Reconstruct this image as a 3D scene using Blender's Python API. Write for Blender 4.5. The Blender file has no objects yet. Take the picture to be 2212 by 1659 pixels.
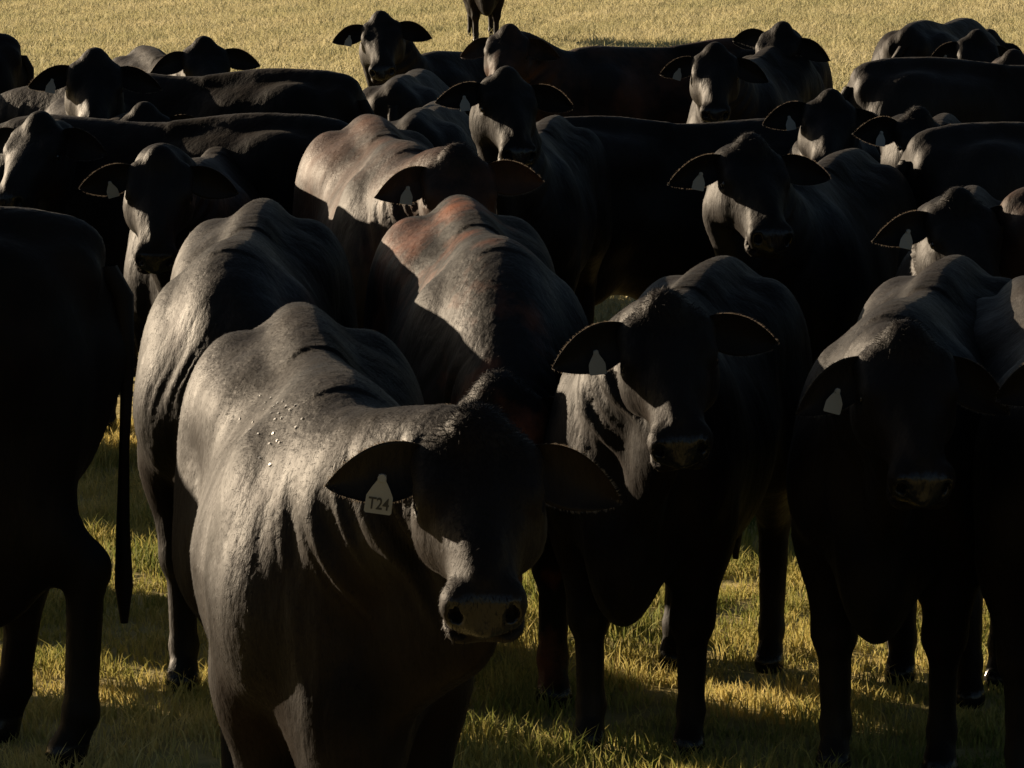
import bpy, math, random
import numpy as np
from mathutils import Vector, Matrix
random.seed(7); rng = np.random.default_rng(7)
R = math.radians
SC = bpy.context.scene
COL = SC.collection

# ------------------------------------------------------------------ camera
F_PX, CX, CY, PITCH, CAM_H = 9000.0, 1106.0, 829.5, math.atan(1213.5/9000.0), 2.25
cam_d = bpy.data.cameras.new('camera'); cam = bpy.data.objects.new('camera', cam_d); COL.objects.link(cam)
cam_d.sensor_width = 36; cam_d.lens = 36*F_PX/2212.0; cam_d.clip_end = 3000
cam_d.dof.use_dof = False
cam.location = (0, 0, CAM_H); cam.rotation_euler = (math.pi/2-PITCH, 0, 0)
SC.camera = cam

# ------------------------------------------------------------------ sky, sun, exposure
SUN_EL, SUN_AZ = 13.0, 36.5          # from the left, SUN_AZ degrees behind the herd
sd = Vector((-math.cos(R(SUN_AZ))*math.cos(R(SUN_EL)), math.sin(R(SUN_AZ))*math.cos(R(SUN_EL)), math.sin(R(SUN_EL))))
w = bpy.data.worlds.new('World'); SC.world = w; w.use_nodes = True
nt = w.node_tree; bg = nt.nodes['Background']
sky = nt.nodes.new('ShaderNodeTexSky'); sky.sky_type = 'NISHITA'; sky.sun_disc = False
sky.sun_elevation = R(SUN_EL); sky.sun_rotation = math.atan2(sd.x, sd.y)
sky.air_density = 1.0; sky.dust_density = 1.5
nt.links.new(sky.outputs[0], bg.inputs[0]); bg.inputs[1].default_value = 0.024
sun_d = bpy.data.lights.new('sun', 'SUN'); sun_d.energy = 5.0; sun_d.angle = R(0.5); sun_d.color = (1.0, 0.80, 0.57)
sun = bpy.data.objects.new('sun', sun_d); COL.objects.link(sun)
sun.rotation_euler = sd.to_track_quat('Z', 'Y').to_euler()
SC.view_settings.view_transform = 'Standard'; SC.view_settings.look = 'None'
SC.view_settings.exposure = 1.3; SC.view_settings.gamma = 1
SC.cycles.max_bounces = 4; SC.cycles.diffuse_bounces = 2

# ------------------------------------------------------------------ helpers
def world_at(u, v, d):
    """point seen at photo position (u, v) (2212 wide) at distance d along the ground axis"""
    c, s = math.cos(PITCH), math.sin(PITCH)
    rx, ry, rz = (u-CX), F_PX*c + (CY-v)*s, -F_PX*s + (CY-v)*c
    k = d/ry
    return Vector((rx*k, d, CAM_H + rz*k))

def tag(o, label=None, cat=None, group=None, kind=None):
    if label: o['label'] = label
    if cat: o['category'] = cat
    if group: o['group'] = group
    if kind: o['kind'] = kind
    return o

def mesh_np(name, V, Q, mat, parent=None, smooth=True, T=None):
    me = bpy.data.meshes.new(name)
    V = np.asarray(V, dtype=np.float32); Q = np.asarray(Q, dtype=np.int32).reshape(-1, 4)
    T = np.zeros((0, 3), np.int32) if T is None else np.asarray(T, dtype=np.int32).reshape(-1, 3)
    nl = Q.size + T.size
    me.vertices.add(len(V)); me.vertices.foreach_set('co', V.ravel())
    me.loops.add(nl); me.loops.foreach_set('vertex_index', np.concatenate([Q.ravel(), T.ravel()]))
    me.polygons.add(len(Q)+len(T))
    st = np.concatenate([np.arange(len(Q))*4, Q.size + np.arange(len(T))*3]).astype(np.int32)
    me.polygons.foreach_set('loop_start', st)
    me.polygons.foreach_set('use_smooth', np.full(len(Q)+len(T), smooth))
    me.update(calc_edges=True)
    if mat is not None: me.materials.append(mat)
    o = bpy.data.objects.new(name, me); COL.objects.link(o)
    if parent: o.parent = parent
    return o

def new_mat(name):
    m = bpy.data.materials.new(name); m.use_nodes = True
    return m, m.node_tree, m.node_tree.nodes['Principled BSDF']

def node(nt, t, **kw):
    n = nt.nodes.new(t)
    for k, v in kw.items():
        if k.startswith('i_'): n.inputs[k[2:].replace('_', ' ')].default_value = v
        else: setattr(n, k, v)
    return n

# ------------------------------------------------------------------ materials
def fur(name, c1, c2, lo=.35):
    m, nt, p = new_mat(name); L = nt.links.new
    tc = node(nt, 'ShaderNodeTexCoord')
    big = node(nt, 'ShaderNodeTexNoise'); big.inputs['Scale'].default_value = 3.2; big.inputs['Detail'].default_value = 5; big.inputs['Roughness'].default_value = .6
    L(tc.outputs['Object'], big.inputs['Vector'])
    r1 = node(nt, 'ShaderNodeValToRGB'); r1.color_ramp.elements[0].position = lo; r1.color_ramp.elements[1].position = .68
    r1.color_ramp.elements[0].color = (*c1, 1); r1.color_ramp.elements[1].color = (*c2, 1)
    L(big.outputs['Fac'], r1.inputs['Fac'])
    # nose and hooves
    at = node(nt, 'ShaderNodeAttribute', attribute_name='wet')
    mx = node(nt, 'ShaderNodeMix', data_type='RGBA'); mx.inputs['B'].default_value = (.009, .008, .008, 1)
    L(at.outputs['Fac'], mx.inputs['Factor']); L(r1.outputs['Color'], mx.inputs['A']); L(mx.outputs['Result'], p.inputs['Base Color'])
    # streaky lie of the coat
    mp = node(nt, 'ShaderNodeMapping'); mp.inputs['Scale'].default_value = (60, 60, 14); mp.inputs['Rotation'].default_value = (0, R(25), 0)
    L(tc.outputs['Object'], mp.inputs['Vector'])
    fine = node(nt, 'ShaderNodeTexNoise'); fine.inputs['Scale'].default_value = 1.6; fine.inputs['Detail'].default_value = 4; fine.inputs['Roughness'].default_value = .65
    L(mp.outputs[0], fine.inputs['Vector'])
    mp2 = node(nt, 'ShaderNodeMapping'); mp2.inputs['Scale'].default_value = (16, 16, 6); mp2.inputs['Rotation'].default_value = (0, R(15), 0)
    L(tc.outputs['Object'], mp2.inputs['Vector'])
    mid = node(nt, 'ShaderNodeTexNoise'); mid.inputs['Scale'].default_value = 1.0; mid.inputs['Detail'].default_value = 5
    L(mp2.outputs[0], mid.inputs['Vector'])
    b1 = node(nt, 'ShaderNodeBump'); b1.inputs['Strength'].default_value = .30; b1.inputs['Distance'].default_value = .006
    b2 = node(nt, 'ShaderNodeBump'); b2.inputs['Strength'].default_value = .35; b2.inputs['Distance'].default_value = .025
    L(fine.outputs['Fac'], b1.inputs['Height']); L(mid.outputs['Fac'], b2.inputs['Height']); L(b2.outputs[0], b1.inputs['Normal'])
    L(b1.outputs[0], p.inputs['Normal'])
    rr = node(nt, 'ShaderNodeMapRange'); rr.inputs['From Min'].default_value = .3; rr.inputs['From Max'].default_value = .7
    rr.inputs['To Min'].default_value = .52; rr.inputs['To Max'].default_value = .66
    L(mid.outputs['Fac'], rr.inputs['Value'])
    mr = node(nt, 'ShaderNodeMix', data_type='FLOAT'); mr.inputs['B'].default_value = .17
    L(at.outputs['Fac'], mr.inputs['Factor']); L(rr.outputs[0], mr.inputs['A']); L(mr.outputs['Result'], p.inputs['Roughness'])
    gn = node(nt, 'ShaderNodeTexNoise'); gn.inputs['Scale'].default_value = 2.3; gn.inputs['Detail'].default_value = 3
    L(tc.outputs['Object'], gn.inputs['Vector'])
    gm = node(nt, 'ShaderNodeMapRange'); gm.inputs['From Min'].default_value = .35; gm.inputs['From Max'].default_value = .65
    gm.inputs['To Min'].default_value = .02; gm.inputs['To Max'].default_value = .17
    L(gn.outputs['Fac'], gm.inputs['Value'])
    sm = node(nt, 'ShaderNodeMix', data_type='FLOAT'); sm.inputs['B'].default_value = .3
    L(at.outputs['Fac'], sm.inputs['Factor']); L(gm.outputs[0], sm.inputs['A']); L(sm.outputs['Result'], p.inputs['Specular IOR Level'])
    p.inputs['Sheen Weight'].default_value = .022; p.inputs['Sheen Roughness'].default_value = .35
    p.inputs['Sheen Tint'].default_value = (1, .93, .85, 1)
    return m
FUR_BLACK = fur('black_coat', (.0050, .0042, .0038), (.0110, .0078, .0058))
FUR_BROWN = fur('brownish_coat', (.011, .008, .0065), (.060, .028, .017), .42)
FUR_RUSSET = fur('russet_patched_coat', (.008, .0065, .0055), (.12, .040, .018), .50)
m, nt_, p = new_mat('ear_fringe'); p.inputs['Base Color'].default_value = (.09, .08, .07, 1); p.inputs['Roughness'].default_value = .5
tr_ = nt_.nodes.new('ShaderNodeBsdfTranslucent'); tr_.inputs['Color'].default_value = (.16, .13, .10, 1)
ms_ = nt_.nodes.new('ShaderNodeMixShader'); ms_.inputs[0].default_value = .5
nt_.links.new(p.outputs[0], ms_.inputs[1]); nt_.links.new(tr_.outputs[0], ms_.inputs[2]); nt_.links.new(ms_.outputs[0], nt_.nodes['Material Output'].inputs['Surface']); FRINGE = m
m, nt_, p = new_mat('wet_eye'); p.inputs['Base Color'].default_value = (.004, .003, .003, 1); p.inputs['Roughness'].default_value = .05; EYE = m
m, nt_, p = new_mat('tag_plastic'); p.inputs['Base Color'].default_value = (.21, .21, .20, 1); p.inputs['Roughness'].default_value = .5
p.inputs['Transmission Weight'].default_value = 0; TAG = m
m, nt_, p = new_mat('tag_ink'); p.inputs['Base Color'].default_value = (.01, .01, .01, 1); INK = m
m, nt_, p = new_mat('fly_body'); p.inputs['Base Color'].default_value = (.03, .03, .03, 1); p.inputs['Roughness'].default_value = .3; FLYB = m
m, nt_, p = new_mat('fly_wing'); p.inputs['Base Color'].default_value = (.45, .45, .45, 1); p.inputs['Roughness'].default_value = .3; FLYW = m

# ------------------------------------------------------------------ implicit surface kit
class Field:
    def __init__(s, lo, hi, h):
        s.lo = np.array(lo, float); s.h = h
        s.n = np.ceil((np.array(hi)-s.lo)/h).astype(int)+1
        s.F = np.full(s.n, .2, np.float32)
        s.ax = [s.lo[i]+h*np.arange(s.n[i]) for i in range(3)]
    def box(s, lo, hi):
        a = np.clip(np.floor((np.array(lo)-s.lo)/s.h).astype(int), 0, s.n)
        b = np.clip(np.ceil((np.array(hi)-s.lo)/s.h).astype(int)+1, 0, s.n)
        return tuple(slice(i, j) for i, j in zip(a, b))
    def pts(s, sl):
        return (s.ax[0][sl[0]][:, None, None].astype(np.float32), s.ax[1][sl[1]][None, :, None].astype(np.float32), s.ax[2][sl[2]][None, None, :].astype(np.float32))
    def add(s, sl, d, k):
        a = s.F[sl]
        h = np.clip(.5+.5*(a-d)/k, 0, 1)
        s.F[sl] = a*(1-h)+d*h-k*h*(1-h)
    def sub(s, sl, d, k):
        a = s.F[sl]; d = -d
        h = np.clip(.5-.5*(a-d)/k, 0, 1)
        s.F[sl] = a*(1-h)+d*h+k*h*(1-h)
    def ell(s, c, r, k=.03, M=None, cut=False):
        """ellipsoid, radii r; M = 3x3 columns its own axes"""
        c = np.array(c, float); r = np.array(r, float)
        ext = r if M is None else np.abs(np.array(M)) @ r
        ext = ext+k+2*s.h
        sl = s.box(c-ext, c+ext)
        X, Y, Z = s.pts(sl); X = X-c[0]; Y = Y-c[1]; Z = Z-c[2]
        if M is not None:
            M = np.array(M, np.float32)
            X, Y, Z = M[0,0]*X+M[1,0]*Y+M[2,0]*Z, M[0,1]*X+M[1,1]*Y+M[2,1]*Z, M[0,2]*X+M[1,2]*Y+M[2,2]*Z
        k0 = np.sqrt((X/r[0])**2+(Y/r[1])**2+(Z/r[2])**2)
        k1 = np.sqrt((X/r[0]**2)**2+(Y/r[1]**2)**2+(Z/r[2]**2)**2)+1e-6
        d = k0*(k0-1)/k1
        (s.sub if cut else s.add)(sl, d.astype(np.float32), k)
    def cone(s, a, b, ra, rb, k=.03, sq=(1, 1, 1)):
        """tapered capsule from a to b"""
        a = np.array(a, float); b = np.array(b, float); rm = max(ra, rb)+k+2*s.h
        sl = s.box(np.minimum(a, b)-rm, np.maximum(a, b)+rm)
        X, Y, Z = s.pts(sl); ab = b-a; L2 = (ab**2).sum()
        t = np.clip(((X-a[0])*ab[0]+(Y-a[1])*ab[1]+(Z-a[2])*ab[2])/L2, 0, 1)
        d = np.sqrt(((X-a[0]-t*ab[0])/sq[0])**2+((Y-a[1]-t*ab[1])/sq[1])**2+((Z-a[2]-t*ab[2])/sq[2])**2)-(ra+(rb-ra)*t)
        s.add(sl, d.astype(np.float32), k)
    def loft(s, st, k, O=None, M=None, p=2.3, tent=0.0):
        """st rows: x, top, bottom, half width; frame origin O, axes columns M"""
        st = np.array(st, float)
        x0, x1 = st[0, 0], st[-1, 0]; hw = st[:, 3].max()
        cs = np.array([[x, y, z] for x in (x0, x1) for y in (-hw, hw) for z in (st[:, 2].min(), st[:, 1].max())])
        if M is not None: cs = cs @ np.array(M).T + np.array(O)
        m = k+2*s.h
        sl = s.box(cs.min(0)-m, cs.max(0)+m)
        X, Y, Z = s.pts(sl)
        if M is not None:
            X = X-O[0]; Y = Y-O[1]; Z = Z-O[2]; M = np.array(M, np.float32)
            X, Y, Z = M[0,0]*X+M[1,0]*Y+M[2,0]*Z, M[0,1]*X+M[1,1]*Y+M[2,1]*Z, M[0,2]*X+M[1,2]*Y+M[2,2]*Z
        def cub(col):   # smooth interpolation of the stations
            xs = st[:, 0]; ys = st[:, col]; xf = np.linspace(x0, x1, 200)
            dy = np.gradient(ys, xs); i = np.clip(np.searchsorted(xs, xf)-1, 0, len(xs)-2)
            hh = xs[i+1]-xs[i]; t = (xf-xs[i])/hh
            yf = (2*t**3-3*t**2+1)*ys[i]+(t**3-2*t**2+t)*hh*dy[i]+(-2*t**3+3*t**2)*ys[i+1]+(t**3-t**2)*hh*dy[i+1]
            return xf, yf
        Xc = np.clip(X, x0, x1)
        top = np.interp(Xc, *cub(1)); bot = np.interp(Xc, *cub(2)); hwid = np.interp(Xc, *cub(3))
        zc = (top+bot)/2; hh = (top-bot)/2
        zz = (Z-zc)/hh
        wd = hwid*(1-tent*np.clip(zz, 0, 1))
        rr = (np.abs(Y/wd)**p+np.abs(zz)**p)**(1/p)
        d = (rr-1)*np.minimum(wd, hh)
        ox = np.maximum(np.abs(X-Xc), 0)
        d = np.where(ox > 0, np.sqrt(np.maximum(d, 0)**2+ox**2)+np.minimum(d, 0), d)
        s.add(sl, d.astype(np.float32), k)
    def mesh(s):
        F = s.F; n = s.n; S = F < 0
        c = S[:-1, :-1, :-1].astype(np.int8)
        cnt = np.zeros_like(c)
        for i in (0, 1):
            for j in (0, 1):
                for k in (0, 1):
                    cnt = cnt + S[i:n[0]-1+i, j:n[1]-1+j, k:n[2]-1+k]
        act = (cnt > 0) & (cnt < 8)
        I = np.argwhere(act); idx = np.full(act.shape, -1, np.int64); idx[tuple(I.T)] = np.arange(len(I))
        acc = np.zeros((len(I), 3)); num = np.zeros(len(I))
        cor = [(i, j, k) for i in (0, 1) for j in (0, 1) for k in (0, 1)]
        for a in cor:
            for ax in range(3):
                if a[ax] == 0:
                    b = list(a); b[ax] = 1
                    fa = F[I[:, 0]+a[0], I[:, 1]+a[1], I[:, 2]+a[2]]; fb = F[I[:, 0]+b[0], I[:, 1]+b[1], I[:, 2]+b[2]]
                    m = (fa < 0) != (fb < 0)
                    t = np.where(m, fa/np.where(m, fa-fb, 1), 0)
                    P = np.array(a, float)[None].repeat(len(I), 0); P[:, ax] = t
                    acc[m] += P[m]; num[m] += 1
        V = (I+acc/num[:, None])*s.h+s.lo
        Q = []
        for ax in range(3):
            sl0 = [slice(1, n[i]-1) for i in range(3)]; sl1 = list(sl0)
            sl0[ax] = slice(0, n[ax]-1); sl1[ax] = slice(1, n[ax])
            m = S[tuple(sl0)] != S[tuple(sl1)]
            E = np.argwhere(m); E = E+np.array([0 if i == ax else 1 for i in range(3)])
            o1, o2 = [i for i in range(3) if i != ax]
            def cell(d1, d2):
                e = E.copy(); e[:, o1] -= d1; e[:, o2] -= d2
                return idx[tuple(e.T)]
            q = np.stack([cell(1, 1), cell(0, 1), cell(0, 0), cell(1, 0)], 1)
            ins = S[tuple(E.T)]
            flip = ins if ax != 1 else ~ins
            q[~flip] = q[~flip][:, ::-1]
            Q.append(q)
        return V, np.concatenate(Q)

def frame(fwd, up):
    x = np.array(fwd, float); x /= np.linalg.norm(x)
    z = np.array(up, float); z -= x*(z@x); z /= np.linalg.norm(z)
    y = np.cross(z, x)
    return np.stack([x, y, z], 1)

def vnormals(V, Q):
    N = np.zeros_like(V)
    fn = np.cross(V[Q[:, 2]]-V[Q[:, 0]], V[Q[:, 3]]-V[Q[:, 1]])
    for i in range(4): np.add.at(N, Q[:, i], fn)
    return N/(np.linalg.norm(N, axis=1)[:, None]+1e-12)

def ear_mesh(O, M, side, droop, back, L=.235, W=.064, cup=.030):
    """cupped leaf-shaped ear; O base point, M head frame; opening to the front of the face"""
    # ear axis in head frame (x to muzzle, y left, z forehead normal)
    ax = np.array([droop, side, -.05-back]); ax /= np.linalg.norm(ax)
    nrm = np.array([.75, 0, .66]); nrm -= ax*(nrm@ax); nrm /= np.linalg.norm(nrm)   # opening direction
    wd = np.cross(nrm, ax)
    NU, NV = 22, 15; P = []
    for layer in (0, 1):
        for i in range(NU):
            t = i/(NU-1)
            wv = W*max(0, math.sin(math.pi*t**.86))**.80
            wv = max(wv, .032*(1-t) if t < .6 else 0)
            if t == 1: wv = .002
            for j in range(NV):
                s_ = (j/(NV-1)-.5)*2
                cz = cup*(abs(s_)**1.8)*(1-.6*t)*math.sin(math.pi*min(1, .25+.75*(1-t)))**.5 if t < .999 else 0
                th = .006*(1-s_*s_)+.002
                p = ax*(t*L-.02)+wd*(s_*wv)+nrm*(cz-(.012*t*t) - (th if layer else 0)-.015*(1-t))
                P.append(O+M@p)
    P = np.array(P); q = []
    for layer in (0, 1):
        b = layer*NU*NV
        for i in range(NU-1):
            for j in range(NV-1):
                f = [b+i*NV+j, b+(i+1)*NV+j, b+(i+1)*NV+j+1, b+i*NV+j+1]
                q.append(f if layer else f[::-1])
    n1 = NU*NV
    for i in range(NU-1):
        for j in (0, NV-1):
            q.append([i*NV+j, (i+1)*NV+j, n1+(i+1)*NV+j, n1+i*NV+j])
    for j in range(NV-1):
        e = (NU-1)*NV+j; q.append([e, e+1, n1+e+1, n1+e])
    # fringe of hairs round the rim
    H = []; hq = []
    nh = 260
    for h in range(nh):
        t = random.uniform(.22, 1.0); s_ = random.choice((-1, 1))
        i = min(NU-1, int(t*(NU-1))); j = NV-1 if s_ > 0 else 0
        if t > .93: j = random.randrange(NV)
        fr = random.random(); a = P[i*NV+j]*(1-fr)+P[min(NU-1, i+1)*NV+j]*fr; dirv = M@(wd*s_*random.uniform(.4, 1)+ax*random.uniform(.2, .9)+nrm*random.uniform(-.2, .6)); dirv /= np.linalg.norm(dirv)
        ln = random.uniform(.002, .0075); side_ = M@ax*.0006
        H += [a-side_, a+side_, a+dirv*ln+side_*.2, a+dirv*ln-side_*.2]
        c = len(H)-4; hq.append([c, c+1, c+2, c+3])
    tagp = O+M@(ax*(L*.42)+wd*0+nrm*(.012))
    return P, np.array(q), tagp, M@ax, M@nrm, np.array(H), np.array(hq)

def make_tag(parent, pos, out, wid, text, sz=1.0, roll=0.0, label=None):
    """plastic ear tag hanging down from the ear; pos local to the cow"""
    w2, hgt = .029*sz, .085*sz
    out = np.array(out, float); out /= np.linalg.norm(out)
    down = np.array([0, 0, -1.0]); down -= out*(down@out)*1; down /= np.linalg.norm(down)
    sidev = np.cross(out, down)
    down = down*math.cos(roll)+sidev*math.sin(roll); sidev = np.cross(out, down)
    prof = [(-.008, 0), (.008, 0), (.010, .014), (.020, .030), (.029, .048), (.030, .082), (.027, .086), (-.027, .086), (-.030, .082), (-.029, .048), (-.020, .030), (-.010, .014)]
    V = []
    for th in (0, .0022):
        for x, y in prof: V.append(pos+sidev*x*sz+down*y*sz+out*(th+.010))
    n = len(prof)
    me = bpy.data.meshes.new('ear_tag')
    faces = [list(range(n))[::-1], list(range(n, 2*n))]+[[i, (i+1) % n, n+(i+1) % n, n+i] for i in range(n)]
    # button stud
    b0 = len(V)
    for a in range(10):
        V.append(pos+sidev*math.cos(a*.628)*.009*sz+down*(math.sin(a*.628)*.009+.008)*sz+out*.016)
    for a in range(10):
        V.append(pos+sidev*math.cos(a*.628)*.010*sz+down*(math.sin(a*.628)*.010+.008)*sz+out*.010)
    faces.append([b0+i for i in range(10)]); faces += [[b0+i, b0+(i+1) % 10, b0+10+(i+1) % 10, b0+10+i] for i in range(10)]
    me.from_pydata([tuple(v) for v in V], [], faces); me.materials.append(TAG); me.update()
    o = bpy.data.objects.new('ear_tag', me); COL.objects.link(o); o.parent = parent
    if label: o['label'] = label
    if text:
        cu = bpy.data.curves.new('tag_number', 'FONT'); cu.body = text; cu.size = .036*sz; cu.align_x = 'CENTER'; cu.extrude = .0003; cu.offset = .0006
        tmp = bpy.data.objects.new('tmp', cu); COL.objects.link(tmp)
        dg = bpy.context.evaluated_depsgraph_get(); tm = bpy.data.meshes.new_from_object(tmp.evaluated_get(dg))
        bpy.data.objects.remove(tmp)
        Mx = np.stack([-sidev if False else sidev, -down, out], 1)
        if np.linalg.det(Mx) < 0: Mx[:, 0] *= -1
        for v in tm.vertices:
            c = np.array(v.co)*(.80, 1.0, 1); v.co = Vector(pos+Mx@(c+np.array([0, -.076*sz, .0128])))
        tm.materials.clear(); tm.materials.append(INK)
        to = bpy.data.objects.new('tag_number', tm); COL.objects.link(to); to.parent = o
    return o

def coat_hair(root, V, Q, O, M, mat, count):
    """short hairs lying back and down over the coat, longer and curlier on the poll"""
    a = V[Q[:, 0]]; b = V[Q[:, 1]]; c = V[Q[:, 2]]; d = V[Q[:, 3]]
    nr = np.cross(c-a, d-b); ar = np.linalg.norm(nr, axis=1); nr /= ar[:, None]+1e-12
    cen = (a+b+c+d)/4
    w_ = ar*(cen[:, 2] > .35)
    hl = (cen-O)@M
    poll = np.exp(-((hl[:, 0]-.0)/.07)**2-((hl[:, 1])/.09)**2-((hl[:, 2]-.0)/.06)**2)
    top = np.clip((nr[:, 2]-.55)/.3, 0, 1)
    w_ = w_*(1+2*poll+1.0*top)
    i = rng.choice(len(Q), count, p=w_/w_.sum())
    u1, u2 = rng.uniform(0, 1, (2, count))[:, :, None]
    P = (1-u1)*((1-u2)*a[i]+u2*b[i])+u1*((1-u2)*d[i]+u2*c[i])
    n_ = nr[i]; flow = np.array([-.6, 0, -.8])[None]+rng.normal(0, .28, (count, 3))
    flow -= n_*(flow*n_).sum(1)[:, None]; flow /= np.linalg.norm(flow, axis=1)[:, None]+1e-9
    pw = poll[i][:, None]
    dirv = flow+n_*(rng.uniform(.05, .22, (count, 1))+pw*.55); dirv += rng.normal(0, .35, (count, 3))*pw
    dirv /= np.linalg.norm(dirv, axis=1)[:, None]
    ln = rng.uniform(.007, .013, (count, 1))*(1+1.0*pw)+.002
    side = np.cross(dirv, n_); side /= np.linalg.norm(side, axis=1)[:, None]+1e-9
    wd = .00075+.0004*pw
    P = P-n_*.001
    HV = np.stack([P-side*wd, P+side*wd, P+dirv*ln+side*wd*.3, P+dirv*ln-side*wd*.3], 1).reshape(-1, 3)
    HQ = np.arange(count*4).reshape(-1, 4)
    return mesh_np('coat_hair', HV, HQ, mat, root)

# ------------------------------------------------------------------ the animal
TRUNK = [(-.93, 1.10, .98, .05), (-.88, 1.20, .86, .13), (-.78, 1.255, .76, .205), (-.62, 1.268, .68, .255), (-.45, 1.265, .60, .285),
         (-.25, 1.235, .50, .325), (.0, 1.215, .455, .350), (.2, 1.22, .455, .335), (.38, 1.235, .475, .29), (.52, 1.20, .50, .255), (.64, 1.12, .54, .215), (.74, 1.02, .62, .13)]
HEAD = [(-.07, -.045, -.150, .052), (-.02, -.004, -.190, .078), (.03, .006, -.215, .104), (.10, .006, -.232, .116), (.17, -.002, -.222, .118), (.24, -.014, -.190, .098),
        (.32, -.028, -.160, .074), (.39, -.034, -.166, .073), (.44, -.038, -.166, .076), (.475, -.052, -.152, .066), (.49, -.070, -.130, .042)]

def cow(label, u, v, s, yaw, hy=0, pitch=36, roll=0, ny=0.0, px=1.0, size=1.0, h=.014, mat=None, tagged=True, tagtxt=None, droop=.12, back=.15,
        folds=.006, stance=0.0, group='black cattle crowded together in the pasture', low_legs=True, tail_sw=0.0, brisk=1.0, tagsz=1.0, fat=.82, ref=None, head_z=1.18, fuzz=0, deep=0.0):
    mat = mat or FUR_BLACK
    HL = .77/size; HW = .85/size
    if ref is not None and s is None: s = (v+384)/(CAM_H-1.235*size)
    d = F_PX/s
    P = world_at(u, v, d)
    fa = R(-90+yaw); fw = np.array([math.cos(fa), math.sin(fa)]); lf = np.array([-fw[1], fw[0]])
    base = np.array([P.x, P.y])-fw*(px if ref is None else ref)*size-lf*(ny if ref is None else 0)*size
    if ref is not None: P.z = head_z*size
    root = bpy.data.objects.new('cow', None); COL.objects.link(root); root.empty_display_size = .2
    root.location = (base[0], base[1], 0); root.rotation_euler = (0, 0, fa)
    tag(root, label, 'cow', group)
    root.scale = (size,)*3
    rng_i = 0
    pz = P.z/size
    poll = np.array([px, ny, pz])
    # head frame in cow space: face axis
    a = R(hy)-R(yaw)
    pr = R(pitch)
    fwd = np.array([math.cos(a)*math.cos(pr), math.sin(a)*math.cos(pr), -math.sin(pr)])
    up = np.array([math.cos(a)*math.sin(pr), math.sin(a)*math.sin(pr), math.cos(pr)])
    M = frame(fwd, up)
    roll = roll or random.Random(int(u*7+v)).uniform(-8, 8)
    cr, sr = math.cos(R(roll)), math.sin(R(roll))
    M = np.stack([M[:, 0], M[:, 1]*cr+M[:, 2]*sr, -M[:, 1]*sr+M[:, 2]*cr], 1)
    O = poll-np.array([0, 0, .058])
    ends = np.array([O+M@np.array([x, y, z]) for x in (-.1, .5) for y in (-.15, .15) for z in (-.26, .05)])
    lo = np.minimum([-1.02, -.5, -.02], ends.min(0)-.06); hi = np.maximum([.95, .5, 1.38], ends.max(0)+.06)
    f = Field(lo, hi, h)
    # trunk
    tr = [(x, tz, bz-deep, wd_*fat) for x, tz, bz, wd_ in TRUNK]
    f.loft(tr, .03, p=2.05, tent=.24)
    rnd = random.Random(hash(label) & 0xffff if False else sum(map(ord, label)))
    for sg in (-1, 1):
        # hook bones, pins, shoulder, ribs, thigh
        f.ell((-.48, sg*.16, 1.08), (.20, .07, .08), .15)
        f.ell((-.83, sg*.09, 1.14), (.08, .05, .07), .07)
        f.ell((-.64, sg*.155, .90), (.235, .135, .33), .07)
        f.ell((-.50, sg*.225, .78), (.13, .065, .17), .08)
        f.ell((.44, sg*.165, .88), (.19, .095, .26), .12, frame((1, 0, .25), (0, 0, 1)))
        f.ell((.55, sg*.175, .80), (.13, .085, .15), .05)
        f.ell((.44, sg*.185, .67), (.115, .075, .15), .05)
        st = stance*sg
        # fore leg
        e = (.45+st*.4, sg*.165, .64); kn = (.47+st, sg*.150, .385); ft = (.46+st*1.3, sg*.145, .125)
        f.cone(e, kn, .090, .056, .05); f.ell(kn, (.060, .058, .068), .03)
        f.cone(kn, ft, .045, .038, .02); f.ell(ft, (.042, .042, .045), .02)
        f.cone((ft[0]+.01, ft[1], .09), (ft[0]+.035, ft[1], .03), .038, .050, .015, (1.05, 1, 1))
        # hind leg
        a0 = (-.55-st*.3, sg*.175, .72); hk = (-.80-st*.8, sg*.150, .47); f2 = (-.765-st, sg*.150, .125)
        f.cone(a0, hk, .140, .054, .06, (1, .85, 1)); f.ell(hk, (.050, .040, .062), .03)
        f.cone(hk, f2, .045, .039, .02); f.ell(f2, (.044, .042, .045), .02)
        f.cone((f2[0]+.01, f2[1], .09), (f2[0]+.035, f2[1], .03), .038, .050, .015)
    f.ell((-.58, 0, 1.220), (.30, .035, .050), .09); f.ell((-.10, 0, 1.18), (.50, .035, .055), .08)   # backbone
    # brisket and chest
    if deep:
        for sg in (-1, 1): f.ell((-.62, sg*.13, .66), (.21, .12, .34), .08)
        f.ell((-.50, 0, .52), (.17, .13, .14), .08)
    f.ell((.68, 0, .61), (.15, .10*brisk, .21*brisk), .09)
    f.ell((.60, 0, .88), (.17, .20, .22), .08)
    f.ell((.38, 0, 1.12), (.26, .07, .08), .16)      # withers
    # neck: chain of flattened ellipsoids
    nb = O+M@np.array([-.04, 0, -.165])
    A0 = np.array([.46, 0, .95]); dist = np.linalg.norm(nb-A0)
    T0 = np.array([1, 0, .15])*dist*.45; 
    T1 = (nb-A0)/dist*.5+M[:, 0]*.0+M[:, 2]*(-.25); T1 = T1*dist*.5
    curve = []
    for i in range(11):
        t = i/10
        c0 = A0; c1 = A0+T0; c2 = nb-T1; c3 = nb
        c = (1-t)**3*c0+3*(1-t)**2*t*c1+3*(1-t)*t*t*c2+t**3*c3
        curve.append(c)
    curve = np.array(curve)
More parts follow.
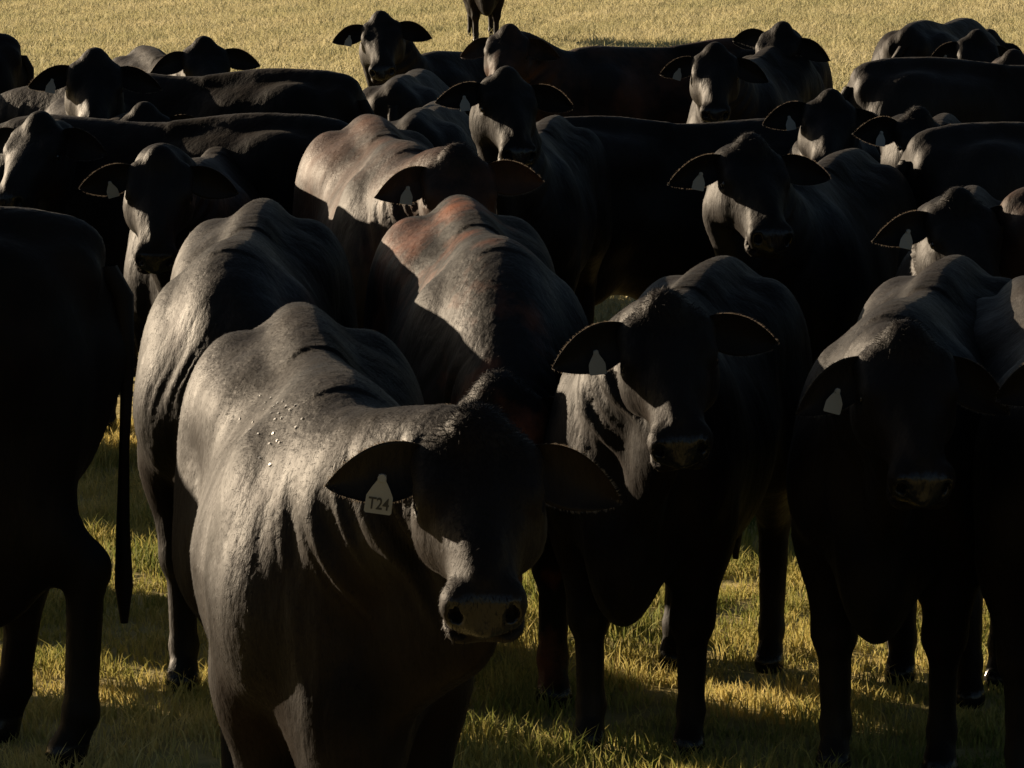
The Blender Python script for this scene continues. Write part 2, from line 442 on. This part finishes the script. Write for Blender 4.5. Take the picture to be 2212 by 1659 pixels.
    for i, c in enumerate(curve):
        t = i/10
        tg = curve[min(10, i+1)]-curve[max(0, i-1)]
        Mn = frame(tg, (0, 0, 1))
        f.ell(c, (.12, .185*(1-t)+.092*t, .265*(1-t)+.100*t), .05, Mn)
        if 1 <= i <= 9:   # crest and dewlap
            if i >= 3: f.ell(c+Mn[:, 2]*(.15*(1-t)+.02*t), (.09, .050, .085*(1-t)+.05*t), .05, Mn)
            f.ell(c-Mn[:, 2]*(.24*(1-t)+.14*t), (.10, .050, .11*(1-t)+.06), .05, Mn)
            f.ell(c-np.array([0, 0, 1])*((.33*(1-t)+.22*t)*brisk), (.09, .028, .10), .05, frame((tg[0], tg[1], tg[2]*.4), (0, 0, 1)))
    # head
    f.loft([(a_*HL, b_*HW, c_*HW, d_*HW) for a_, b_, c_, d_ in HEAD], .045, O=O, M=M, p=3.0, tent=.0)
    H = lambda x_, y_, z_: O+M@np.array((x_*HL, y_*HW, z_*HW))
    for sg in (-1, 1):
        f.ell(H(.125, sg*.092, -.035), (.055, .036, .030), .03, M)       # brow
        f.ell(H(.145, sg*.098, -.062), (.036, .034, .032), .02, M)       # eye swelling
        f.ell(H(.12, sg*.085, -.155), (.095, .045, .075), .05, M)        # cheek
        f.ell(H(.435, sg*.052, -.078), (.040, .034, .036), .02, M)       # nostril wings
        f.ell(H(.43, sg*.045, -.142), (.050, .036, .028), .02, M)        # lips
        f.ell(H(.040, sg*.086, -.045), (.045, .045, .040), .04, M)        # ear base
    f.ell(H(-.005, 0, .010), (.055, .050, .042), .06, M)                 # poll
    f.ell(H(.26, 0, -.020), (.14, .036, .020), .04, M)                   # nose ridge
    f.ell(H(.385, 0, -.158), (.060, .048, .030), .03, M)                 # chin
    f.ell(H(.22, 0, -.185), (.13, .050, .040), .05, M)                   # under jaw
    for sg in (-1, 1):
        f.ell(H(.463, sg*.056, -.078), (.024, .014, .020), .008, M, cut=True)
        f.ell(H(.440, sg*.055, -.130), (.055, .050, .0055), .010, M, cut=True)
        f.ell(H(.150, sg*.128, -.066), (.019, .014, .014), .008, M, cut=True)
    V, Q = f.mesh()
    # skin folds of the neck, ribs and loose coat
    N = vnormals(V, Q)
    D = ((V[:, None, :]-curve[None])**2).sum(2); ti = D.argmin(1)
    i0 = np.clip(ti, 1, 9); seg = curve[np.minimum(i0+1, 10)]-curve[i0-1]
    tpar = (i0/10.0)+(((V-curve[i0])*seg).sum(1)/(seg**2).sum(1))*.2
    tpar = np.clip(tpar, 0, 1.1)
    near = np.exp(-np.maximum(np.sqrt(D.min(1))-.15, 0)/.05)
    msk = near*np.clip((tpar-.05)/.2, 0, 1)*np.clip((1.02-tpar)/.18, 0, 1)
    relz = (V[:, 2]-curve[i0][:, 2])
    msk *= np.clip(.75-relz/.16, 0.05, 1)
    ph = rnd.uniform(0, 6)
    wv = np.sin(tpar*30+np.sin(V[:, 2]*7+ph)*1.3+ph)+.8*np.sin(tpar*53+V[:, 2]*5+ph)+.4*np.sin(tpar*81-V[:, 2]*13)
    V = V+N*(msk*folds*1.25*wv)[:, None]
    # faint ribs and muscle unevenness on the barrel
    bar = np.clip(1-np.abs(V[:, 0]+.05)/.42, 0, 1)*np.clip((V[:, 2]-.55)/.15, 0, 1)*np.clip((1.17-V[:, 2])/.08, 0, 1)
    V = V+N*(bar*.0008*np.sin(V[:, 0]*62+V[:, 2]*6))[:, None]
    lump = np.sin(V[:, 0]*11+ph)*np.sin(V[:, 2]*9+ph*2)*np.sin(V[:, 1]*10+ph)
    V = V+N*(lump*.003)[:, None]
    # coat roughness at the finest scale the mesh carries
    tooth = rng.normal(0, 1, len(V)); V = V+N*(tooth*.0004)[:, None]
    hl = (V-O)@M/np.array([HL, HW, HW])
    wet = ((hl[:, 0] > .455) & (np.abs(hl[:, 1]) < .075) & (hl[:, 2] > -.115)).astype(float)
    wet = np.maximum(wet, (V[:, 2] < .055).astype(float))
    n0 = len(V); parts = [V]; quads = [Q]; off = n0
    ears = {}
    for sg in (-1, 1):
        eb = H(.040, sg*.094, -.040)
        EV, EQ, tp, eax, en, HV_, HQ_ = ear_mesh(eb, M, sg, droop+rnd.uniform(-.12, .24), back+rnd.uniform(-.10, .35), L=.216/size, W=rnd.uniform(.046, .056)/size)
        ears[sg] = (tp, eax, en)
        if h <= .0145: mesh_np('ear_hair', HV_, HQ_, FRINGE, root)
        parts.append(EV); quads.append(EQ+off); off += len(EV)
    V = np.concatenate(parts); Q = np.concatenate(quads)
    wet = np.concatenate([wet, np.zeros(len(V)-n0)])
    body = mesh_np('body', V, Q, mat, root)
    at = body.data.attributes.new('wet', 'FLOAT', 'POINT'); at.data.foreach_set('value', wet.astype(np.float32))
    if fuzz: coat_hair(root, V[:n0], Q[:len(quads[0])], O, M, mat, fuzz)
    # eyes
    for sg in (-1, 1):
        c = H(.150, sg*.112, -.066)
        ph_ = np.linspace(0, 2*math.pi, 17)[:-1]; th_ = np.linspace(0, math.pi, 9)
        vv = np.array([[math.sin(t)*math.cos(p_)*.0195, math.sin(t)*math.sin(p_)*.0195, math.cos(t)*.0195] for t in th_ for p_ in ph_])+c
        qq = [[i*16+j, (i+1)*16+j, (i+1)*16+(j+1) % 16, i*16+(j+1) % 16] for i in range(8) for j in range(16)]
        mesh_np('eye', vv, qq, EYE, root)
    # tail
    tv = []; tq = []
    pts = [(-.91, 0, 1.16), (-.955, .02*tail_sw, 1.09), (-.965, .05*tail_sw, .92), (-.955, .09*tail_sw, .72), (-.95, .12*tail_sw, .55), (-.95, .14*tail_sw, .40), (-.95, .15*tail_sw, .31)]
    rad = [.034, .027, .016, .012, .016, .022, .009]
    pts = np.array(pts)
    for i, (p_, r_) in enumerate(zip(pts, rad)):
        for j in range(10):
            a_ = j*2*math.pi/10; tv.append(p_+np.array([math.cos(a_)*r_, math.sin(a_)*r_, 0]))
            if i < len(pts)-1: tq.append([i*10+j, i*10+(j+1) % 10, (i+1)*10+(j+1) % 10, (i+1)*10+j])
    mesh_np('tail', tv, tq, mat, root)
    if tagged:
        tp, eax, en = ears[-1]
        make_tag(root, tp, en, eax, tagtxt, sz=tagsz*(.82 if tagtxt else .66)/size, roll=-.14 if tagtxt else rnd.uniform(-.3, .3))
    return root

#SPECS
A = dict
HERD = [
 # --- front rank
 A(label='front cow with numbered pale ear tag and flies on its sunlit shoulder', u=1030, v=872, s=1230, yaw=7, hy=3, pitch=39, ny=0.205, px=1.10, size=0.94, h=.0085, folds=0.009, tagtxt='T24', roll=1.5, stance=.04, brisk=1.15, fuzz=130000),
 A(label='black cow right behind the front cow, sunlit neck and wet shining nostril', u=1435, v=622, s=950, yaw=-14, hy=6, pitch=42, ny=0.18, px=1.02, size=0.86, h=.010, folds=0.008, fuzz=70000),
 A(label='dark cow with tag hanging below its ear beside the gap of bright grass', u=1955, v=692, s=975, yaw=-14, hy=6, pitch=42, ny=0.115, px=1.02, size=0.88, h=.011, droop=.35, fuzz=50000),
 A(label='cow cut off by the right edge, only its ringed tagged ear and leg showing', u=2400, v=690, s=1000, yaw=0, hy=0, pitch=36, size=0.86, h=.014),
 A(label='dark cow cut off by the left edge, only rump and hind legs showing in shade', u=118, v=500, s=None, yaw=-86, hy=-86, pitch=55, size=1.03, h=.011, tagged=False, tail_sw=.0, ref=-.80, fat=1.0, stance=.085, deep=.16, fuzz=40000),
 A(label='dusty lit cow at left whose head is hidden behind the front cow', u=700, v=900, s=880, yaw=-1, hy=25, pitch=42, ny=0.29, px=.98, size=0.92, h=.010, folds=.008, tagged=False, fuzz=60000),
 A(label='brown streaked lit cow whose lowered dark head is just behind the front cow', u=1075, v=800, s=900, yaw=6, hy=-2, pitch=42, ny=-.06, px=1.0, size=0.94, h=.010, mat=FUR_RUSSET, fuzz=60000),
 # --- middle rank
 A(label='brownish cow with sunlit wrinkled neck, its dark tagged head lowered to the right', u=988, v=308, s=690, yaw=9, hy=10, pitch=44, ny=0.08, px=1.05, size=0.95, h=.011, mat=FUR_BROWN, folds=.009, fuzz=40000),
 A(label='black cow with ringed tagged ear, pale throat and wet nostril, below the long back', u=1622, v=285, s=690, yaw=-17, hy=14, pitch=36, size=.87, h=.011, fuzz=30000),
 A(label='big dark cow side on in the middle, thin line of light along its back', u=1680, v=268, s=None, yaw=100, hy=100, pitch=50, size=0.8, h=.014, tagged=False, deep=.2, ref=.42),
 A(label='black cow near the right edge with broad sunlit neck under its tagged ear', u=2070, v=402, s=740, yaw=-8, hy=16, pitch=36, size=0.83, h=.012, folds=.008, fuzz=30000),
 A(label='dark cow with lowered head at left, its tag and ear tip catching sun', u=345, v=312, s=650, yaw=-4, hy=0, pitch=52, ny=-.05, size=0.86, h=.012, droop=.3),
 A(label='black cow at the left edge with only its crown lit and no tag', u=85, v=238, s=600, yaw=-8, hy=-22, pitch=36, size=0.86, h=.014, tagged=False),
 A(label='black cow in the middle with rim lit tagged ear and bright wedge of throat', u=1095, v=142, s=575, yaw=-8, hy=12, pitch=38, size=0.82, h=.013),
 A(label='cow at the right edge with a reddish sunlit back', u=2360, v=425, s=None, yaw=105, hy=105, pitch=36, size=.93, h=.016, mat=FUR_BROWN, tagged=False, ref=-.6),
 A(label='cow facing us with sunlit brown forehead and tagged ear at upper right', u=1795, v=190, s=540, yaw=-6, hy=-6, pitch=36, size=0.82, h=.013, mat=FUR_BLACK),
 A(label='black tagged cow with lit temple and pale muzzle, above the broad sunlit neck', u=1985, v=228, s=570, yaw=-10, hy=20, pitch=36, size=0.82, h=.013, fuzz=30000),
 A(label='cow at left with sunlit wrinkled neck and small lit untagged ear', u=312, v=218, s=560, yaw=12, hy=14, pitch=38, size=0.83, h=.014, tagged=False, folds=.009),
 A(label='dark cow side on at left with bristly lit topline beside the brownish cow', u=740, v=277, s=None, yaw=-105, hy=-105, pitch=65, size=.93, h=.016, tagged=False, ref=-.85),
 A(label='dark cow with a lit hump just behind the brownish wrinkled cow', u=900, v=262, s=None, yaw=175, hy=175, pitch=40, size=0.85, h=.016, tagged=False, ref=-0.7),
 # --- back rank
 A(label='far left black cow facing us with ringed tagged ear and lit muzzle', u=205, v=102, s=545, yaw=6, hy=4, pitch=38, size=.87, h=.014),
 A(label='cow at top left with both ears out and lit pinkish cheek', u=440, v=76, s=455, yaw=16, hy=16, pitch=36, size=.87, h=.014, tagged=False),
 A(label='long dark cow side on below the pink cheeked cow, rump ending mid picture', u=765, v=175, s=None, yaw=-108, hy=-108, pitch=40, size=.93, h=.016, tagged=False, ref=-.88),
 A(label='alert black cow at top with both ears spread against the bright grass', u=822, v=22, s=410, yaw=-38, hy=2, pitch=36, ny=.05, size=0.81, h=.014),
 A(label='cow with lit temple at top centre and long reddish back to the right', u=1100, v=50, s=425, yaw=-62, hy=-14, pitch=36, ny=.08, size=.87, h=.014, mat=FUR_BROWN, tagged=False),
 A(label='narrow faced black cow with lit nose stripe in front of the reddish back', u=1545, v=90, s=455, yaw=-15, hy=-2, pitch=40, size=.87, h=.014),
 A(label='cow at top right with lit forehead stripe, rising highest against the grass', u=1690, v=45, s=425, yaw=-5, hy=-26, pitch=36, size=0.85, h=.014, tagged=False),
 A(label='grey lit rump of a cow facing away, tail swung out to the left', u=1965, v=92, s=395, yaw=158, hy=158, pitch=36, size=0.9, h=.014, tagged=False, tail_sw=2.0, ref=-.80),
 A(label='small dark tagged head with both ears out, right of the grey rump', u=2112, v=62, s=425, yaw=-30, hy=2, pitch=36, size=0.83, h=.014, back=.5),
 A(label='dark cow side on below the grey rump with thin lit back line', u=1860, v=148, s=None, yaw=100, hy=100, pitch=36, size=.93, h=.016, tagged=False, ref=-.86),
 A(label='cow at the upper right edge with an orange sunlit throat', u=2190, v=105, s=470, yaw=-10, hy=16, pitch=36, size=.87, h=.014, mat=FUR_BROWN, tagged=False),
 A(label='dark cow at the right edge, rough lit back below the orange throat', u=2130, v=295, s=None, yaw=105, hy=105, pitch=36, size=.93, h=.016, tagged=False, ref=-.6),
 A(label='dark cow cut off at the top left corner, only sloping rump showing', u=20, v=85, s=None, yaw=-80, hy=-80, pitch=55, size=.93, h=.016, tagged=False, ref=-.85),
 A(label='dark cow with lit patch on its back, just left of the wedge throated cow', u=860, v=185, s=None, yaw=175, hy=175, pitch=40, size=0.85, h=.016, tagged=False, ref=-0.7),
 A(label='cow standing apart far behind, only forelegs and chest in the picture', u=1055, v=-90, s=212, yaw=4, hy=0, pitch=40, size=.72, deep=.06, h=.016, tagged=False),
]
# unseen cows added outside the left edge to throw long shadows on the grass
for x_, y_, a_ in ((-6.82, 18.2, 359), (-6.09, 16.4, 49), (-4.83, 22.07, 25), (-5.69, 15.2, 41), (-3.65, 13.42, 41), (-7.4, 15.2, 327), (-3.92, 15.9, 101), (-3.64, 11.57, 188)):
    HERD.append(A(label='black cow beyond the left edge added to throw shadow on the grass', u=CX+x_*F_PX/y_, v=300, s=F_PX/y_, yaw=a_, hy=a_, pitch=40, h=.022, tagged=False, ref=0.0))
import os
ONLY = None
for sp in HERD:
    cow(**sp)
#ENDHERD
# flies sitting on the sunlit shoulder of the front cow
front = bpy.data.objects['body']; dg = bpy.context.evaluated_depsgraph_get(); dg.update()
root0 = front.parent; inv = root0.matrix_world.inverted()
def fly(u, v, k):
    o_ = cam.location; d_ = (world_at(u, v, 8)-o_).normalized()
    ok, co, no, ix = front.ray_cast(inv@o_, (inv.to_3x3()@d_).normalized())
    if not ok: return
    co = root0.matrix_world@co; no = (root0.matrix_world.to_3x3()@no).normalized()
    rt = bpy.data.objects.new('fly', None); COL.objects.link(rt); rt.empty_display_size = .01
    rt.scale = (.72,)*3; rt.location = co; q = no.to_track_quat('Z', 'Y').to_matrix() @ Matrix.Rotation(rng.uniform(0, 6.28), 3, 'Z')
    rt.rotation_euler = q.to_euler()
    tag(rt, 'tiny shiny fly among the swarm on the front cow\'s shoulder', 'fly', 'flies on the front cow')
    vv = []; qq = []
    for i in range(5):
        t = i/4; r_ = .0019*math.sin(math.pi*(.12+.8*t)); 
        for j in range(6): vv.append((t*.008-.004, math.cos(j*1.047)*r_, .002+math.sin(j*1.047)*r_))
        if i < 4: qq += [[i*6+j, (i+1)*6+j, (i+1)*6+(j+1) % 6, i*6+(j+1) % 6] for j in range(6)]
    mesh_np('fly_body', vv, qq, FLYB, rt)
    for sg in (-1, 1):
        mesh_np('wing', [(.001, sg*.0006, .0045), (-.002, sg*.0034, .0042), (-.0065, sg*.0036, .0036), (-.006, sg*.0008, .0038)], [[0, 1, 2, 3]], FLYW, rt)
FL = [(563, 855), (575, 870), (585, 862), (592, 880), (600, 872), (603, 893), (612, 868), (618, 880), (628, 887), (596, 905), (588, 893), (608, 905), (572, 885), (638, 878),
      (560, 938), (583, 958), (599, 953), (606, 956), (584, 1006), (592, 935), (540, 930), (520, 905), (548, 912), (655, 905), (640, 925), (560, 990)]
for k, (u_, v_) in enumerate(FL): fly(u_, v_, k)

# ------------------------------------------------------------------ ground
def ground_mat():
    m, nt, p = new_mat('pasture_soil'); L = nt.links.new
    tc = node(nt, 'ShaderNodeTexCoord')
    n1 = node(nt, 'ShaderNodeTexNoise'); n1.inputs['Scale'].default_value = .9; n1.inputs['Detail'].default_value = 8; n1.inputs['Roughness'].default_value = .7
    n2 = node(nt, 'ShaderNodeTexNoise'); n2.inputs['Scale'].default_value = 9; n2.inputs['Detail'].default_value = 6
    L(tc.outputs['Object'], n1.inputs['Vector']); L(tc.outputs['Object'], n2.inputs['Vector'])
    r = node(nt, 'ShaderNodeValToRGB'); e = r.color_ramp.elements
    e[0].position = .32; e[0].color = (.13, .13, .045, 1); e[1].position = .66; e[1].color = (.46, .36, .15, 1)
    e2 = r.color_ramp.elements.new(.5); e2.color = (.36, .30, .12, 1)
    mx = node(nt, 'ShaderNodeMath', operation='MULTIPLY_ADD'); mx.inputs[1].default_value = .45; mx.inputs[2].default_value = .0
    ad = node(nt, 'ShaderNodeMath', operation='MULTIPLY_ADD'); ad.inputs[1].default_value = .6
    L(n2.outputs['Fac'], mx.inputs[0]); L(n1.outputs['Fac'], ad.inputs[0]); L(mx.outputs[0], ad.inputs[2]); L(ad.outputs[0], r.inputs['Fac'])
    L(r.outputs['Color'], p.inputs['Base Color']); p.inputs['Roughness'].default_value = .95; p.inputs['Specular IOR Level'].default_value = .1
    b = node(nt, 'ShaderNodeBump'); b.inputs['Strength'].default_value = .6; b.inputs['Distance'].default_value = .05
    L(n2.outputs['Fac'], b.inputs['Height']); L(b.outputs[0], p.inputs['Normal'])
    return m
gx = np.array([-1500, -60, -12, 12, 60, 1500.]); gy = np.array([-200, 4, 60, 200, 2500.])
GV = [(x, y, 0) for y in gy for x in gx]; GQ = [[j*6+i, j*6+i+1, (j+1)*6+i+1, (j+1)*6+i] for j in range(4) for i in range(5)]
g = mesh_np('ground', GV, GQ, ground_mat()); tag(g, 'flat pasture ground under the cattle, dry yellow green grass', kind='structure')

def blade_mat(name, cols):
    m, nt, p = new_mat(name); L = nt.links.new
    at = node(nt, 'ShaderNodeAttribute', attribute_name='tone')
    r = node(nt, 'ShaderNodeValToRGB'); e = r.color_ramp.elements
    e[0].position = 0; e[0].color = (*cols[0], 1); e[1].position = 1; e[1].color = (*cols[-1], 1)
    for i, c in enumerate(cols[1:-1]):
        q = r.color_ramp.elements.new((i+1)/(len(cols)-1)); q.color = (*c, 1)
    L(at.outputs['Fac'], r.inputs['Fac']); L(r.outputs['Color'], p.inputs['Base Color'])
    p.inputs['Roughness'].default_value = .75; p.inputs['Specular IOR Level'].default_value = .08
    tr = node(nt, 'ShaderNodeBsdfTranslucent'); L(r.outputs['Color'], tr.inputs['Color'])
    ms = node(nt, 'ShaderNodeMixShader'); ms.inputs[0].default_value = .3
    L(p.outputs[0], ms.inputs[1]); L(tr.outputs[0], ms.inputs[2]); L(ms.outputs[0], nt.nodes['Material Output'].inputs['Surface'])
    return m
def blades(name, X, Y, hts, wid, mat, label, lean=.5):
    n = len(X); hts = hts*(1+.55*np.sin(X*5.3+2*np.sin(Y*3.7))*np.sin(Y*4.9-X*2.1)); az = rng.uniform(0, 2*np.pi, n); la = rng.uniform(0, 2*np.pi, n); ln = rng.uniform(.1, 1, n)*lean*hts
    dx, dy = np.cos(az)*wid*.5, np.sin(az)*wid*.5
    lx, ly = np.cos(la)*ln, np.sin(la)*ln
    Z = np.zeros(n)
    V = np.stack([np.stack([X-dx, Y-dy, Z-.01], 1), np.stack([X+dx, Y+dy, Z-.01], 1),
                  np.stack([X+dx*.8+lx*.35, Y+dy*.8+ly*.35, hts*.6], 1), np.stack([X-dx*.8+lx*.35, Y-dy*.8+ly*.35, hts*.6], 1),
                  np.stack([X+lx, Y+ly, hts], 1)], 1).reshape(-1, 3)
    b = np.arange(n)*5
    Q = np.stack([b, b+1, b+2, b+3], 1); T = np.stack([b+3, b+2, b+4], 1)
    o = mesh_np(name, V, Q, mat, smooth=False, T=T)
    cl = .5+.22*np.sin(X*3.1+Y*1.3+1)*np.sin(Y*2.3-X*1.1)+.18*np.sin(X*.9-Y*.55+2)*np.sin(Y*.8+X*.35)+.1*np.sin(X*7+3*np.sin(Y*4))
    tone = np.repeat(np.clip(.62*cl+.38*rng.beta(2, 2, n), 0, 1), 5)
    at = o.data.attributes.new('tone', 'FLOAT', 'POINT'); at.data.foreach_set('value', tone.astype(np.float32))
    tag(o, label, 'grass', kind='stuff'); return o
MB = blade_mat('grass_blades', [(.06, .11, .035), (.22, .24, .06), (.60, .49, .17), (.85, .69, .32)])
n = 170000
Xc = rng.uniform(-2.2, 2.3, n//22); Yc = rng.uniform(8.3, 15.5, n//22)
X = np.repeat(Xc, 22)[:n]+rng.normal(0, .035, (n//22)*22)[:n]; Y = np.repeat(Yc, 22)[:n]+rng.normal(0, .035, (n//22)*22)[:n]
blades('near_grass', X, Y, rng.gamma(6, .0050, len(X))+.008, .0045, MB, 'clumpy short grass under the cattle, lit golden between the shadows', 1.1)
MB2 = blade_mat('far_grass_blades', [(.23, .24, .12), (.45, .42, .23), (.58, .52, .31), (.66, .60, .39)])
n = 340000
Y = 17+38*rng.uniform(0, 1, n)**.8; X = rng.uniform(-1, 1, n)*(.14*Y+.8)
blades('far_grass', X, Y, rng.gamma(5, .008, n)+.010, .011, MB2, 'dry yellow meadow grass beyond the herd', 1.7)
